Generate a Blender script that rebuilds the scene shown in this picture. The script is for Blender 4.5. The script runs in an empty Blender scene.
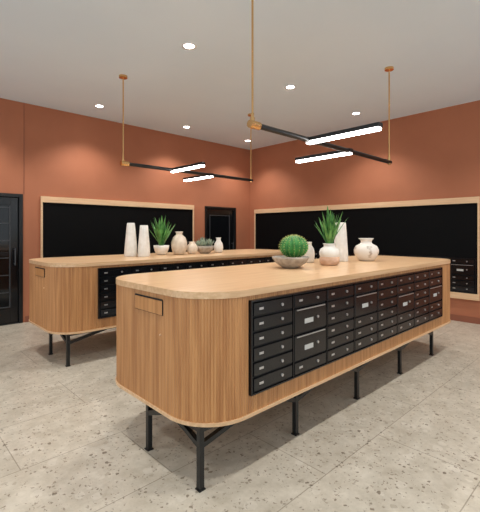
import bpy, math, random
from mathutils import Vector
random.seed(4)
H=1.33; CEIL=3.23
XR=6.33; YL=6.29
sc=bpy.context.scene
try:
    sc.view_settings.view_transform='Standard'
except Exception: pass

def lin(c):
    return tuple(((v/255)/12.92 if v/255<=.04045 else ((v/255+.055)/1.055)**2.4) for v in c)+(1,)

# ---------------- materials
def newmat(name,col,rough=.5,metal=0,emit=0,spec=None):
    m=bpy.data.materials.new(name); m.use_nodes=True
    b=m.node_tree.nodes['Principled BSDF']
    b.inputs['Base Color'].default_value=lin(col)
    b.inputs['Roughness'].default_value=rough
    b.inputs['Metallic'].default_value=metal
    if spec is not None: b.inputs['Specular IOR Level'].default_value=spec
    if emit:
        b.inputs['Emission Color'].default_value=(1,.98,.95,1)
        b.inputs['Emission Strength'].default_value=emit
    return m
def varied(name,c1,c2,scale=(4,4,4),rough=.5,detail=6,bump=0,lo=.35,hi=.65,metal=0,nscale=1):
    m=newmat(name,c1,rough,metal); nt=m.node_tree; N=nt.nodes; L=nt.links
    b=N['Principled BSDF']
    tc=N.new('ShaderNodeNewGeometry'); mp=N.new('ShaderNodeMapping'); mp.inputs['Scale'].default_value=scale
    nz=N.new('ShaderNodeTexNoise'); nz.inputs['Detail'].default_value=detail; nz.inputs['Scale'].default_value=nscale
    cr=N.new('ShaderNodeValToRGB'); cr.color_ramp.elements[0].color=lin(c1); cr.color_ramp.elements[1].color=lin(c2)
    cr.color_ramp.elements[0].position=lo; cr.color_ramp.elements[1].position=hi
    L.new(tc.outputs['Position'],mp.inputs['Vector']); L.new(mp.outputs[0],nz.inputs['Vector'])
    L.new(nz.outputs['Fac'],cr.inputs['Fac']); L.new(cr.outputs[0],b.inputs['Base Color'])
    if bump:
        bp=N.new('ShaderNodeBump'); bp.inputs['Strength'].default_value=bump; bp.inputs['Distance'].default_value=.01
        L.new(nz.outputs['Fac'],bp.inputs['Height']); L.new(bp.outputs[0],b.inputs['Normal'])
    return m
M_wall=varied('terracotta_paint',(172,108,78),(178,113,82),(2,2,2),.75)
M_ceil=varied('ceiling_paint',(222,236,248),(226,239,250),(1,1,1),.8)
M_oak=varied('oak_reeded',(172,118,72),(200,146,94),(40,40,1.8),.4,6)
M_oaktop=varied('oak_counter',(208,168,126),(226,190,150),(2.2,45,45),.28,6)
M_oakfr=varied('oak_frame',(224,186,146),(234,200,162),(3,3,30),.5,5)
M_black=newmat('black_metal',(16,17,19),.35)
M_door=newmat('mailbox_door_black',(17,18,21),.18)
M_gap=newmat('mailbox_gap',(5,5,6),.6)
M_panel=newmat('black_panel',(7,8,10),.6,spec=.12)
M_silver=newmat('silver',(200,200,200),.3,.8)
M_label=newmat('label_white',(190,190,186),.5)
M_brass=newmat('brass',(226,180,122),.25,1)
M_led=newmat('led_diffuser',(255,255,255),.5,0,16)
M_lamp=newmat('downlight_lens',(255,255,255),.5,0,30)
M_trim=newmat('downlight_trim',(240,240,240),.4)
M_white=varied('white_ceramic',(226,222,214),(238,235,229),(20,20,20),.45)
M_cream=varied('cream_ceramic',(208,192,172),(228,214,196),(16,16,16),.6,6,.1)
M_tan=varied('blush_ceramic',(200,160,132),(222,188,164),(14,14,25),.6)
M_stone=varied('stone_bowl',(150,140,128),(186,176,164),(22,22,22),.75,8,.3)
M_crack=varied('crackle_ceramic',(232,226,218),(176,162,148),(9,9,9),.5,9,.1,.6,.66)
M_leaf=varied('agave_leaf',(44,104,44),(112,172,90),(14,14,14),.4)
M_cact=varied('cactus_green',(34,104,44),(66,144,66),(20,20,20),.5)
M_spine=newmat('cactus_spine',(206,200,120),.5)
M_succ=varied('succulent_leaf',(122,140,118),(172,182,160),(25,25,25),.5)
M_soil=varied('soil',(60,48,38),(92,76,60),(60,60,60),.9,4,.4)
M_glass=newmat('door_glass_dark',(14,16,19),.08)
M_grey=newmat('door_rail_grey',(66,68,72),.35)
M_base=newmat('baseboard_paint',(142,86,64),.6)

def floor_mat():
    m=newmat('terrazzo_tile',(180,174,164),.32); nt=m.node_tree; N=nt.nodes; L=nt.links; b=N['Principled BSDF']
    g=N.new('ShaderNodeNewGeometry')
    nz=N.new('ShaderNodeTexNoise'); nz.inputs['Scale'].default_value=6; nz.inputs['Detail'].default_value=12
    nz.inputs['Roughness'].default_value=.74
    L.new(g.outputs['Position'],nz.inputs['Vector'])
    cr=N.new('ShaderNodeValToRGB'); cr.color_ramp.elements[0].position=.34; cr.color_ramp.elements[1].position=.66
    cr.color_ramp.elements[0].color=lin((172,163,147)); cr.color_ramp.elements[1].color=lin((203,195,180))
    L.new(nz.outputs['Fac'],cr.inputs['Fac']); cur=cr.outputs[0]
    def chips(scale,dth,keep,col,cur,off,op=.8):
        mp=N.new('ShaderNodeMapping'); mp.inputs['Location'].default_value=(off,off*1.7,0)
        n2=N.new('ShaderNodeTexNoise'); n2.inputs['Scale'].default_value=scale*1.6
        L.new(g.outputs['Position'],n2.inputs['Vector'])
        mxv=N.new('ShaderNodeMix'); mxv.data_type='VECTOR'; mxv.inputs['Factor'].default_value=.03
        L.new(g.outputs['Position'],mxv.inputs['A']); L.new(n2.outputs['Color'],mxv.inputs['B'])
        L.new(mxv.outputs['Result'],mp.inputs['Vector'])
        v=N.new('ShaderNodeTexVoronoi'); v.inputs['Scale'].default_value=scale; L.new(mp.outputs[0],v.inputs['Vector'])
        sp=N.new('ShaderNodeSeparateColor'); L.new(v.outputs['Color'],sp.inputs[0])
        a=N.new('ShaderNodeMath'); a.operation='GREATER_THAN'; a.inputs[1].default_value=1-keep; L.new(sp.outputs[0],a.inputs[0])
        r=N.new('ShaderNodeMath'); r.operation='MULTIPLY'; r.inputs[1].default_value=dth; L.new(sp.outputs[1],r.inputs[0])
        c=N.new('ShaderNodeMath'); c.operation='LESS_THAN'; L.new(v.outputs['Distance'],c.inputs[0]); L.new(r.outputs[0],c.inputs[1])
        mu=N.new('ShaderNodeMath'); mu.operation='MULTIPLY'; L.new(a.outputs[0],mu.inputs[0]); L.new(c.outputs[0],mu.inputs[1])
        m2=N.new('ShaderNodeMath'); m2.operation='MULTIPLY'; m2.inputs[1].default_value=op; L.new(mu.outputs[0],m2.inputs[0])
        mx=N.new('ShaderNodeMix'); mx.data_type='RGBA'; L.new(m2.outputs[0],mx.inputs['Factor']); L.new(cur,mx.inputs['A'])
        mx.inputs['B'].default_value=lin(col); return mx.outputs['Result']
    cur=chips(14,.5,.3,(212,205,192),cur,3.1,.35)
    cur=chips(24,.40,.3,(152,141,125),cur,7.7,.5)
    cur=chips(30,.38,.15,(106,90,72),cur,1.3,.75)
    cur=chips(60,.48,.4,(118,104,90),cur,5.2,.7)
    br=N.new('ShaderNodeTexBrick'); br.offset=.5; br.inputs['Scale'].default_value=1
    br.inputs['Brick Width'].default_value=1.2; br.inputs['Row Height'].default_value=.6
    br.inputs['Mortar Size'].default_value=.003; br.inputs['Mortar Smooth'].default_value=.1
    br.inputs['Color1'].default_value=(1,1,1,1); br.inputs['Color2'].default_value=(.93,.93,.93,1); br.inputs['Mortar'].default_value=(.6,.58,.56,1)
    L.new(g.outputs['Position'],br.inputs['Vector'])
    mm=N.new('ShaderNodeMix'); mm.data_type='RGBA'; mm.blend_type='MULTIPLY'; mm.inputs['Factor'].default_value=1
    L.new(cur,mm.inputs['A']); L.new(br.outputs['Color'],mm.inputs['B']); L.new(mm.outputs['Result'],b.inputs['Base Color'])
    return m
M_floor=floor_mat()

# ---------------- mesh builder
class B:
    def __init__(s): s.v=[]; s.f=[]; s.m=[]; s.sm=[]; s.mats=[]
    def mi(s,mat):
        if mat not in s.mats: s.mats.append(mat)
        return s.mats.index(mat)
    def add(s,v,f,mat,smooth=False):
        o=len(s.v); s.v+= [tuple(p) for p in v]; k=s.mi(mat)
        for q in f: s.f.append([i+o for i in q]); s.m.append(k); s.sm.append(smooth)
    def box(s,a,b,mat):
        x0,y0,z0=[min(a[i],b[i]) for i in range(3)]; x1,y1,z1=[max(a[i],b[i]) for i in range(3)]
        v=[(x0,y0,z0),(x1,y0,z0),(x1,y1,z0),(x0,y1,z0),(x0,y0,z1),(x1,y0,z1),(x1,y1,z1),(x0,y1,z1)]
        s.add(v,[(0,3,2,1),(4,5,6,7),(0,1,5,4),(1,2,6,5),(2,3,7,6),(3,0,4,7)],mat)
    def tube(s,p,q,r,mat,n=12,r2=None):
        p=Vector(p); q=Vector(q); d=(q-p).normalized(); r2=r if r2 is None else r2
        u=d.orthogonal().normalized()
        if n==4:
            ref=Vector((0,0,1)) if abs(d.z)<.9 else Vector((1,0,0))
            u=d.cross(ref).normalized(); w=d.cross(u); u,w=(u+w).normalized(),(w-u).normalized()
        else: w=d.cross(u)
        v=[]
        for c,rr in((p,r),(q,r2)):
            for i in range(n):
                a=2*math.pi*i/n; v.append(c+(u*math.cos(a)+w*math.sin(a))*rr)
        s.add(v,[(i,(i+1)%n,n+(i+1)%n,n+i) for i in range(n)],mat,n>6)
        s.add(v,[tuple(range(n-1,-1,-1)),tuple(range(n,2*n))],mat)
    def lathe(s,prof,c,mat,n=36,rib=0,nr=0):
        v=[];f=[]
        for (r,z) in prof:
            for i in range(n):
                a=2*math.pi*i/n; rr=r*(1+rib*math.cos(nr*a)) if rib else r
                v.append((c[0]+rr*math.cos(a),c[1]+rr*math.sin(a),c[2]+z))
        for j in range(len(prof)-1):
            for i in range(n):
                f.append((j*n+i,j*n+(i+1)%n,(j+1)*n+(i+1)%n,(j+1)*n+i))
        s.add(v,f,mat,True)
    def build(s,name,parent=None,bevel=0):
        O=Vector(parent.location) if parent else Vector((0,0,0))
        me=bpy.data.meshes.new(name)
        me.from_pydata([tuple(Vector(p)-O) for p in s.v],[],s.f)
        for m in s.mats: me.materials.append(m)
        for i,p in enumerate(me.polygons): p.material_index=s.m[i]; p.use_smooth=s.sm[i]
        me.update()
        ob=bpy.data.objects.new(name,me); sc.collection.objects.link(ob)
        if parent: ob.parent=parent
        else:
            n=len(s.v); c=Vector((sum(p[0] for p in s.v)/n,sum(p[1] for p in s.v)/n,min(p[2] for p in s.v)))
            for vv in me.vertices: vv.co-=c
            ob.location=c
        if bevel:
            bv=ob.modifiers.new('bevel','BEVEL'); bv.width=bevel; bv.segments=2; bv.limit_method='ANGLE'
        return ob
def empty(name,loc):
    e=bpy.data.objects.new(name,None); e.empty_display_size=.1; e.location=loc; sc.collection.objects.link(e); return e
def simple(name,a,b,mat,bevel=0,parent=None):
    x=B(); x.box(a,b,mat); return x.build(name,parent,bevel)

# ---------------- room
X0,Y0=-3.0,-3.0
simple('floor',(X0,Y0,-.1),(XR,YL+.4,0),M_floor)
simple('ceiling',(X0,Y0,CEIL),(XR,YL,CEIL+.1),M_ceil)
simple('wall_right',(XR,Y0,-.1),(XR+.15,YL+.15,CEIL+.1),M_wall)
D1=(.62,1.60,1.885)
D2=(5.0,5.88,1.87)
w=B()
w.box((X0,YL,0),(D1[0],YL+.15,CEIL+.1),M_wall)
w.box((D1[0],YL,D1[2]),(D1[1],YL+.15,CEIL+.1),M_wall)
w.box((D1[1],YL,0),(D2[0],YL+.15,CEIL+.1),M_wall)
w.box((D2[0],YL,D2[2]),(D2[1],YL+.15,CEIL+.1),M_wall)
w.box((D2[1],YL,0),(XR,YL+.15,CEIL+.1),M_wall)
for D in (D1,D2): w.box((D[0]-.1,YL+.15,0),(D[1]+.1,YL+.25,D[2]+.1),M_gap)  # dark backing boxes added behind the doors to keep world light from leaking in
w.build('wall_left')
simple('trim_1',(1.612,YL-.004,D1[2]),(1.620,YL,CEIL),M_base)
simple('baseboard_left',(D1[1]+.03,YL-.012,0),(D2[0]-.03,YL,.09),M_base)
simple('baseboard_right',(XR-.012,Y0,0),(XR,YL-.012,.09),M_base)

def door(name,D,rails):
    x0,x1,zt=D; e=empty(name,((x0+x1)/2,YL+.05,0))
    f=B(); t=.05
    f.box((x0,YL-.015,0),(x0+t,YL+.12,zt),M_black); f.box((x1-t,YL-.015,0),(x1,YL+.12,zt),M_black)
    f.box((x0+t,YL-.015,zt-t),(x1-t,YL+.12,zt),M_black); f.box((x0+t,YL-.005,0),(x1-t,YL+.12,.008),M_black); f.build('frame',e,.003)  # last box: threshold strip added to stop light leaking under the leaf
    l=B(); a,b=x0+t+.004,x1-t-.004; s=.10
    l.box((a,YL+.03,.01),(a+s,YL+.075,zt-t-.004),M_door); l.box((b-s,YL+.03,.01),(b,YL+.075,zt-t-.004),M_door)
    l.box((a+s,YL+.03,.01),(b-s,YL+.075,.22),M_door); l.box((a+s,YL+.03,zt-t-.11),(b-s,YL+.075,zt-t-.004),M_door)
    l.box((a+s,YL+.03,.98),(b-s,YL+.075,1.04),M_door)
    l.build('leaf',e,.004)
    g=B(); g.box((a+s,YL+.045,.22),(b-s,YL+.06,zt-t-.11),M_glass); g.build('glass',e)
    r=B()
    for z in rails: r.box((a+s,YL+.034,z),(b-s,YL+.044,z+.012),M_grey)
    r.box((b-s-.012,YL+.026,.24),(b-s,YL+.044,zt-t-.12),M_grey)
    r.box((a+s,YL+.026,.24),(a+s+.012,YL+.044,zt-t-.12),M_grey)
    r.build('glazing_beads',e)
    h=B(); hx=b-.05; h.tube((hx,YL-.03,.85),(hx,YL-.03,1.1),.009,M_grey)
    h.tube((hx,YL-.03,.87),(hx,YL+.035,.87),.007,M_grey); h.tube((hx,YL-.03,1.08),(hx,YL+.035,1.08),.007,M_grey); h.build('pull_handle',e)
door('door_1',D1,(.24,.45,.7,.95,1.2,1.45,1.68)); door('door_2',D2,(.24,1.68))

# ---------------- mailbox doors
def mailbank(P,length,z0,z1,ncol,layouts,backdepth):
    b=B()
    def bx(a0,a1,o0,o1,q0,q1,mat,ch=0):
        v=[P(a0,o0,q0),P(a1,o0,q0),P(a1,o0,q1),P(a0,o0,q1),P(a0+ch,o1,q0+ch),P(a1-ch,o1,q0+ch),P(a1-ch,o1,q1-ch),P(a0+ch,o1,q1-ch)]
        b.add(v,[(0,3,2,1),(4,5,6,7),(0,1,5,4),(1,2,6,5),(2,3,7,6),(3,0,4,7)],mat)
    bx(0,length,-backdepth,.004,z0,z1,M_gap)
    t=.008
    for (a0,a1,q0,q1) in((0,length,z0,z0+t),(0,length,z1-t,z1),(0,t,z0+t,z1-t),(length-t,length,z0+t,z1-t)):
        bx(a0,a1,.0,.016,q0,q1,M_door)
    cw=(length-2*t)/ncol
    for c in range(ncol):
        lay=layouts[c%len(layouts)]; tot=sum(lay); q=z1-t-.003; hh=(z1-z0-2*t-.006)/tot
        a0=t+c*cw+.009; a1=t+(c+1)*cw-.009
        bx(t+c*cw-.003,t+c*cw+.003,.004,.014,z0+t,z1-t,M_door)
        for k in lay:
            h=hh*k; g=.0035
            bx(a0,a1,.004,.015,q-h+g,q-g,M_door,.005)
            zc=q-h/2
            if k<2:
                bx(a0+.045,a0+.08,.015,.0165,zc-.006,zc+.007,M_silver)
            else:
                bx(a0+.1,a0+.19,.015,.0165,zc-.025,zc+.005,M_label)
                bx(a0+.02,a1-.02,.015,.021,q-.018,q-.012,M_silver)
            p=Vector(P(a1-.10,.014,zc)); p2=Vector(P(a1-.10,.022,zc)); b.tube(p,p2,.009,M_silver,10)
            q-=h
    return b
LAY=[(1,)*6,(1,2,2,1),(1,)*6,(1,2,1,1,1),(1,)*6,(1,1,2,1,1),(1,)*6,(1,1,2,1,1)]

# ---------------- islands
def rrect(x0,x1,y0,y1,r):
    segs=[('l',(x0+r,y0),(x1-r,y0),(0,-1)),('a',(x1-r,y0+r),-90),('l',(x1,y0+r),(x1,y1-r),(1,0)),('a',(x1-r,y1-r),0),
          ('l',(x1-r,y1),(x0+r,y1),(0,1)),('a',(x0+r,y1-r),90),('l',(x0,y1-r),(x0,y0+r),(-1,0)),('a',(x0+r,y0+r),180)]
    lens=[math.dist(s[1],s[2]) if s[0]=='l' else math.pi*r/2 for s in segs]
    T=sum(lens)
    def at(s):
        s%=T
        for g,l in zip(segs,lens):
            if s<=l:
                t=s/l
                if g[0]=='l': return (g[1][0]+(g[2][0]-g[1][0])*t,g[1][1]+(g[2][1]-g[1][1])*t,*g[3])
                a=math.radians(g[2]+90*t); return (g[1][0]+r*math.cos(a),g[1][1]+r*math.sin(a),math.cos(a),math.sin(a))
            s-=l
        return at(0)
    return at,T
def prism(b,pts,z0,z1,mat,smooth=False,caps=True):
    n=len(pts); v=[(p[0],p[1],z0) for p in pts]+[(p[0],p[1],z1) for p in pts]
    b.add(v,[(i,(i+1)%n,n+(i+1)%n,n+i) for i in range(n)],mat,smooth)
    if caps: b.add(v,[tuple(range(n-1,-1,-1)),tuple(range(n,2*n))],mat)
DZ=.02
def island(name,x0,y0,dz=DZ,L=3.85,W=1.05,r=.31,ly=(.10,.61),lx0=.12,ma=.39):
    x1,y1=x0+L,y0+W; zb=.31+dz; zt=1.0+dz
    e=empty(name,((x0+x1)/2,(y0+y1)/2,0))
    at,T=rrect(x0+.006,x1-.006,y0+.006,y1-.006,r-.006)
    nr=int(T/.0165); pts=[]
    for i in range(nr):
        for k,o in enumerate((-.0022,.0012,.0022,.0012)):
            x,y,nx,ny=at((i+k/4)*T/nr); pts.append((x+nx*o,y+ny*o))
    b=B(); prism(b,pts,zb,zt-.036,M_oak); b.build('reeded_body',e)
    at,T=rrect(x0,x1,y0,y1,r); pts=[at(T*i/260)[:2] for i in range(260)]
    b=B(); prism(b,pts,zt-.036,zt,M_oaktop); b.build('countertop',e,.004)
    at,T=rrect(x0-.002,x1+.002,y0-.002,y1+.002,r); pts=[at(T*i/260)[:2] for i in range(260)]
    b=B(); prism(b,pts,zb-.004,zb+.014,M_oaktop); b.build('bottom_rim',e)
    a0=x0+ma
    mb=mailbank(lambda a,o,z:(a0+a,y0-o,z),2.86,zb+.115,zt-.06,8,LAY,.02); mb.build('mailbox_doors',e)
    mb=mailbank(lambda a,o,z:(x1-ma-a,y1+o,z),2.86,zb+.115,zt-.06,8,LAY,.02); mb.build('mailbox_doors_rear',e)
    b=B(); ys,ye=y0+.36,y0+.66
    b.box((x0-.001,ys,zt-.15),(x0+.01,ye,zt-.072),M_oak); b.box((x0-.002,ys,zt-.070),(x0+.01,ye,zt-.063),M_gap)
    b.box((x0-.001,ys-.002,zt-.152),(x0+.01,ye+.002,zt-.15),M_gap)
    b.box((x0-.001,ys-.002,zt-.15),(x0+.01,ys,zt-.07),M_gap); b.box((x0-.001,ye,zt-.15),(x0+.01,ye+.002,zt-.07),M_gap)
    b.tube((x0-.004,y0+.38,zt-.26),(x0+.01,y0+.38,zt-.26),.005,M_oakfr); b.build('drop_slot',e)
    s=B(); R=.027; n=5
    xs=[x0+lx0+i*.787 for i in range(n)]
    xs[-1]=min(xs[-1],x1-.30)
    ya,yb=y0+ly[0],y0+ly[1]; ym=(ya+yb)/2
    zr=zb-.004
    for i,x in enumerate(xs):
        for y in (ya,yb):
            s.tube((x,y,0),(x,y,zr),R*.75,M_black,4)
            s.box((x-.02,y-.02,0),(x+.02,y+.02,.006),M_black)
            if i<n-1: s.tube((x,y,zr-.10),(x+.42,y,zr-.012),R*.7,M_black,4)
            if i>0: s.tube((x,y,zr-.10),(x-.25,y,zr-.012),R*.7,M_black,4)
        s.tube((x,ya,zr-.10),(x,ym,zr-.012),R*.7,M_black,4)
        s.tube((x,yb,zr-.10),(x,ym,zr-.012),R*.7,M_black,4)
        s.box((x-.014,ya,zr-.028),(x+.014,yb+.25,zr),M_black)
    for y in (ya,yb): s.box((xs[0],y-.014,zr-.028),(xs[-1],y+.014,zr),M_black)
    s.build('steel_base',e)
    return e
island('mailbox_island',1.155,1.47,L=3.715,W=1.14,r=.29,ly=(.11,.62),lx0=.072,ma=.32)
island('mailbox_island',1.265,3.84,L=3.845,W=1.14,r=.29,lx0=.14,ma=.40)

# ---------------- wall boards with mailboxes
def board(name,P,length,z0,z1):
    e=empty(name,P(length/2,0,z0))
    b=B()
    def bx(a0,a1,o0,o1,q0,q1,mat): b.box(P(a0,o0,q0),P(a1,o1,q1),mat)
    t=.09; s=.024
    bx(0,length,0,.035,z1-t,z1,M_oakfr); bx(0,length,0,.035,z0,z0+t,M_oakfr)
    bx(0,s,0,.035,z0+t,z1-t,M_oakfr); bx(length-s,length,0,.035,z0+t,z1-t,M_oakfr)
    b.build('oak_frame',e,.002)
    b=B(); bx(s,length-s,0,.012,z0+t,z1-t,M_panel); b.build('black_panel',e)
    n=int((length-2*s-.1)/.355); ln=n*.355
    m=mailbank(lambda a,o,z:P(length-s-.02-ln+a,o+.014,z),ln,z0+t+.01,.95,n,LAY,.002); m.build('mailbox_doors',e)
board('wall_mailbox_panel',lambda a,o,z:(1.84+a,YL-o,z),2.86,.34,1.87)
board('wall_mailbox_panel',lambda a,o,z:(XR-o,6.12-a,z),4.50,.34,1.84)

# ---------------- pendants
def pendant(name,xa,xb,y,z=2.14):
    e=empty(name,((xa+xb)/2,y,z))
    b=B(); b.tube((xa+.06,y,z),(xb,y,z),.022,M_black,20); b.build('bar',e)
    b=B()
    for x in (xa,xb-.03):
        b.tube((x,y,z+.0),(x,y,CEIL-.02),.008,M_brass,12)
        b.tube((x,y,CEIL-.025),(x,y,CEIL),.05,M_brass,28)
        b.tube((x,y,z-.03),(x,y,z+.05),.018,M_brass,16)
        b.tube((x,y,z+.05),(x,y,z+.085),.012,M_brass,16)
    b.tube((xa-.03,y,z),(xa+.07,y,z),.03,M_brass,20)
    b.build('brass_rods',e)
    for i,(x,sgn) in enumerate(((xa+.72,-1),(xa+1.38,1))):
        b=B(); y0=y+.03*-sgn; y1=y+sgn*.66
        b.box((x-.030,y0,z-.012),(x+.030,y1,z+.022),M_black); b.tube((x-.03,y,z),(x+.03,y,z),.026,M_black,20)
        b.build('led_housing_%d'%(i+1),e,.004)
        b=B(); b.box((x-.028,y0+.012*sgn,z-.034),(x+.028,y1-.012*sgn,z-.0125),M_led); b.build('led_diffuser_%d'%(i+1),e,.004)
pendant('pendant_light',2.07,4.36,2.03)
pendant('pendant_light',2.21,4.45,4.37,2.165)

# ---------------- downlights
for (x,y) in [(2.34,3.2),(3.96,3.19),(5.6,3.17),(2.48,5.66),(4.11,5.70),(5.65,5.68),(.8,3.2),(.8,5.66),
              (.8,.75),(2.34,.75),(3.96,.75),(5.6,.75),(-1,.75),(-1,3.2),(2.34,-1.6),(4.6,-1.6)]:
    e=empty('recessed_downlight',(x,y,CEIL))
    b=B(); b.lathe([(.075,0),(.075,-.006),(.052,-.006),(.050,-.001)],(x,y,CEIL),M_trim,32); b.build('trim_ring',e)
    b=B(); b.tube((x,y,CEIL-.003),(x,y,CEIL-.001),.05,M_lamp,28); b.build('lens',e)
    l=bpy.data.lights.new('downlight_beam','SPOT'); l.energy=96; l.spot_size=math.radians(118); l.spot_blend=.7
    l.shadow_soft_size=.06; l.color=(1,.96,.90)
    o=bpy.data.objects.new('beam',l); sc.collection.objects.link(o); o.parent=e; o.location=(0,0,-.02)

# ---------------- decor
ZT=1.0+DZ
def vase(name,x,y,prof,mat,z=ZT,rib=0,nr=0):
    b=B(); b.lathe([(0.001,0)]+prof,(x,y,z),mat,48,rib,nr); return b.build(name)
def leafblade(b,c,az,tilt,L,wid,mat,curl=.25,thick=.25):
    n=9; v=[];f=[]
    ca,sa=math.cos(az),math.sin(az); px,pz=0,0
    t=tilt
    for i in range(n):
        s=i/(n-1); w=wid*(math.sin(math.pi*min(1,.28+s*.72))**.8)*(1 if s<.97 else .1); w=max(w,.0006)
        cx=c[0]+px*ca; cy=c[1]+px*sa; cz=c[2]+pz
        v+=[(cx-sa*w,cy+ca*w,cz),(cx+ca*w*thick*math.cos(t),cy+sa*w*thick*math.cos(t),cz-w*thick*math.sin(t)),(cx+sa*w,cy-ca*w,cz),(cx-ca*.1*w,cy-sa*.1*w,cz+.1*w)]
        px+=math.sin(t)*L/(n-1); pz+=math.cos(t)*L/(n-1); t+=curl/(n-1)
    for i in range(n-1):
        for k in range(4):
            f.append((i*4+k,i*4+(k+1)%4,i*4+4+(k+1)%4,i*4+4+k))
    b.add(v,f,mat,True)
def agave(e,c,n,L,wid):
    b=B()
    for i in range(n):
        s=i/n; leafblade(b,(c[0]+random.uniform(-.01,.01),c[1]+random.uniform(-.01,.01),c[2]),i*2.4+random.uniform(-.2,.2),.05+.58*s,L*(1-.15*s)*random.uniform(.8,1.1),wid,M_leaf,random.uniform(-.1,.2))
    b.build('leaves',e)

cx,cy=2.61,2.10
e=empty('potted_barrel_cactus',(cx,cy,ZT))
b=B(); b.lathe([(.001,0),(.06,0),(.075,.008),(.13,.045),(.158,.085),(.160,.098),(.152,.100),(.145,.085),(.001,.080)],(cx,cy,ZT),M_stone,48); b.build('stone_bowl',e)
b=B(); b.lathe([(.146,.082),(.1,.09),(.001,.092)],(cx,cy,ZT),M_soil,32); b.build('gravel',e)
b=B(); prof=[]
R=.115
for i in range(17):
    a=-math.pi/2+math.pi*i/16; prof.append((max(.001,R*math.cos(a)),.085+R*.88*(1+math.sin(a))*.96-.0))
b.lathe(prof,(cx+.02,cy-.02,ZT),M_cact,144,.075,18); b.build('cactus_body',e)
b=B()
for k in range(18):
    a=2*math.pi*k/18
    for i in range(3,16):
        r,z=prof[i]; r*=1.07
        p=Vector((cx+.02+r*math.cos(a),cy-.02+r*math.sin(a),ZT+z)); ph=-math.pi/2+math.pi*i/16
        n=Vector((math.cos(ph)*math.cos(a),math.cos(ph)*math.sin(a),math.sin(ph)))
        for q in range(4):
            d=(n+Vector((random.uniform(-.8,.8),random.uniform(-.8,.8),random.uniform(-.8,.8)))).normalized()
            b.tube(p-n*.002,p+d*.014,.001,M_spine,3,.0003)
b.build('spines',e)

vase('small_white_vase',3.20,2.34,[(.045,0),(.056,.03),(.060,.09),(.052,.14),(.030,.175),(.028,.20),(.034,.21),(.028,.208),(.022,.17),(.001,.16)],M_white)
vx,vy=3.10,2.03
e=empty('potted_agave',(vx,vy,ZT))
b=B(); b.lathe([(.001,0),(.07,0),(.088,.02),(.094,.05),(.09,.075),(.085,.08)],(vx,vy,ZT),M_tan,48)
b.lathe([(.085,.08),(.093,.10),(.095,.125),(.080,.155),(.055,.17),(.052,.19),(.062,.20),(.058,.203),(.048,.19),(.001,.18)],(vx,vy,ZT),M_white,48); b.build('banded_pot',e)
agave(e,(vx,vy,ZT+.17),22,.38,.02)
vase('tall_white_vase',3.57,2.20,[(.070,0),(.075,.01),(.072,.1),(.060,.30),(.052,.40),(.048,.41),(.044,.40),(.001,.36)],M_white,rib=.03,nr=12)
vase('round_crackle_vase',3.85,2.06,[(.07,0),(.10,.03),(.128,.085),(.130,.12),(.11,.16),(.065,.185),(.055,.20),(.062,.225),(.080,.24),(.076,.243),(.05,.225),(.045,.20),(.001,.18)],M_crack)

Z2=ZT
vase('tall_white_vase',2.37,4.48,[(.075,0),(.08,.01),(.074,.12),(.055,.34),(.046,.42),(.042,.425),(.038,.41),(.001,.38)],M_white,Z2,.03,12)
vase('tall_white_vase',2.47,4.33,[(.070,0),(.074,.01),(.070,.12),(.055,.30),(.048,.39),(.044,.395),(.040,.38),(.001,.35)],M_white,Z2,.03,12)
ax,ay=2.83,4.50
e=empty('potted_agave',(ax,ay,Z2))
b=B(); b.lathe([(.001,0),(.05,0),(.075,.02),(.100,.09),(.105,.13),(.098,.13),(.09,.09),(.001,.08)],(ax,ay,Z2),M_white,48); b.lathe([(.096,.115),(.001,.118)],(ax,ay,Z2),M_soil); b.build('pot',e)
agave(e,(ax,ay,Z2+.11),24,.42,.028)
vase('cream_bottle_vase',3.05,4.40,[(.06,0),(.09,.03),(.108,.11),(.108,.17),(.085,.235),(.045,.27),(.042,.29),(.056,.315),(.050,.317),(.036,.29),(.001,.26)],M_cream,Z2)
vase('small_round_vase',3.24,4.36,[(.05,0),(.072,.03),(.08,.075),(.07,.12),(.045,.145),(.04,.16),(.048,.175),(.040,.172),(.03,.15),(.001,.14)],M_cream,Z2)
sx,sy=3.48,4.38
e=empty('potted_succulents',(sx,sy,Z2))
b=B(); b.lathe([(.001,0),(.06,0),(.09,.02),(.125,.07),(.135,.11),(.128,.112),(.118,.08),(.001,.075)],(sx,sy,Z2),M_stone,48); b.lathe([(.125,.1),(.001,.105)],(sx,sy,Z2),M_soil); b.build('bowl',e)
b=B()
for (dx,dy,sz) in ((-.06,-.04,.08),(.05,-.05,.09),(0,.05,.11),(-.08,.05,.07),(.08,.04,.07)):
    for i in range(18): leafblade(b,(sx+dx,sy+dy,Z2+.1),i*2.4,.15+1.1*i/18,sz*1.3,.018,M_succ,-.5,.5)
b.build('rosettes',e)
vase('white_bottle_vase',3.76,4.40,[(.05,0),(.065,.02),(.07,.08),(.06,.14),(.035,.18),(.032,.21),(.042,.225),(.036,.226),(.026,.2),(.001,.18)],M_white,Z2)

# ---------------- world, camera
w=bpy.data.worlds.new('World'); sc.world=w; w.use_nodes=True
w.node_tree.nodes['Background'].inputs[0].default_value=(.86,.94,1,1); w.node_tree.nodes['Background'].inputs[1].default_value=1.0
cam=bpy.data.cameras.new('camera'); co=bpy.data.objects.new('camera',cam); sc.collection.objects.link(co)
cam.sensor_fit='HORIZONTAL'; cam.sensor_width=36; cam.lens=385/480*36; cam.shift_y=-24/480
co.location=(0,0,H); co.rotation_euler=(math.radians(90),0,-math.atan2(.691,.723)); cam.clip_start=.05
sc.camera=co
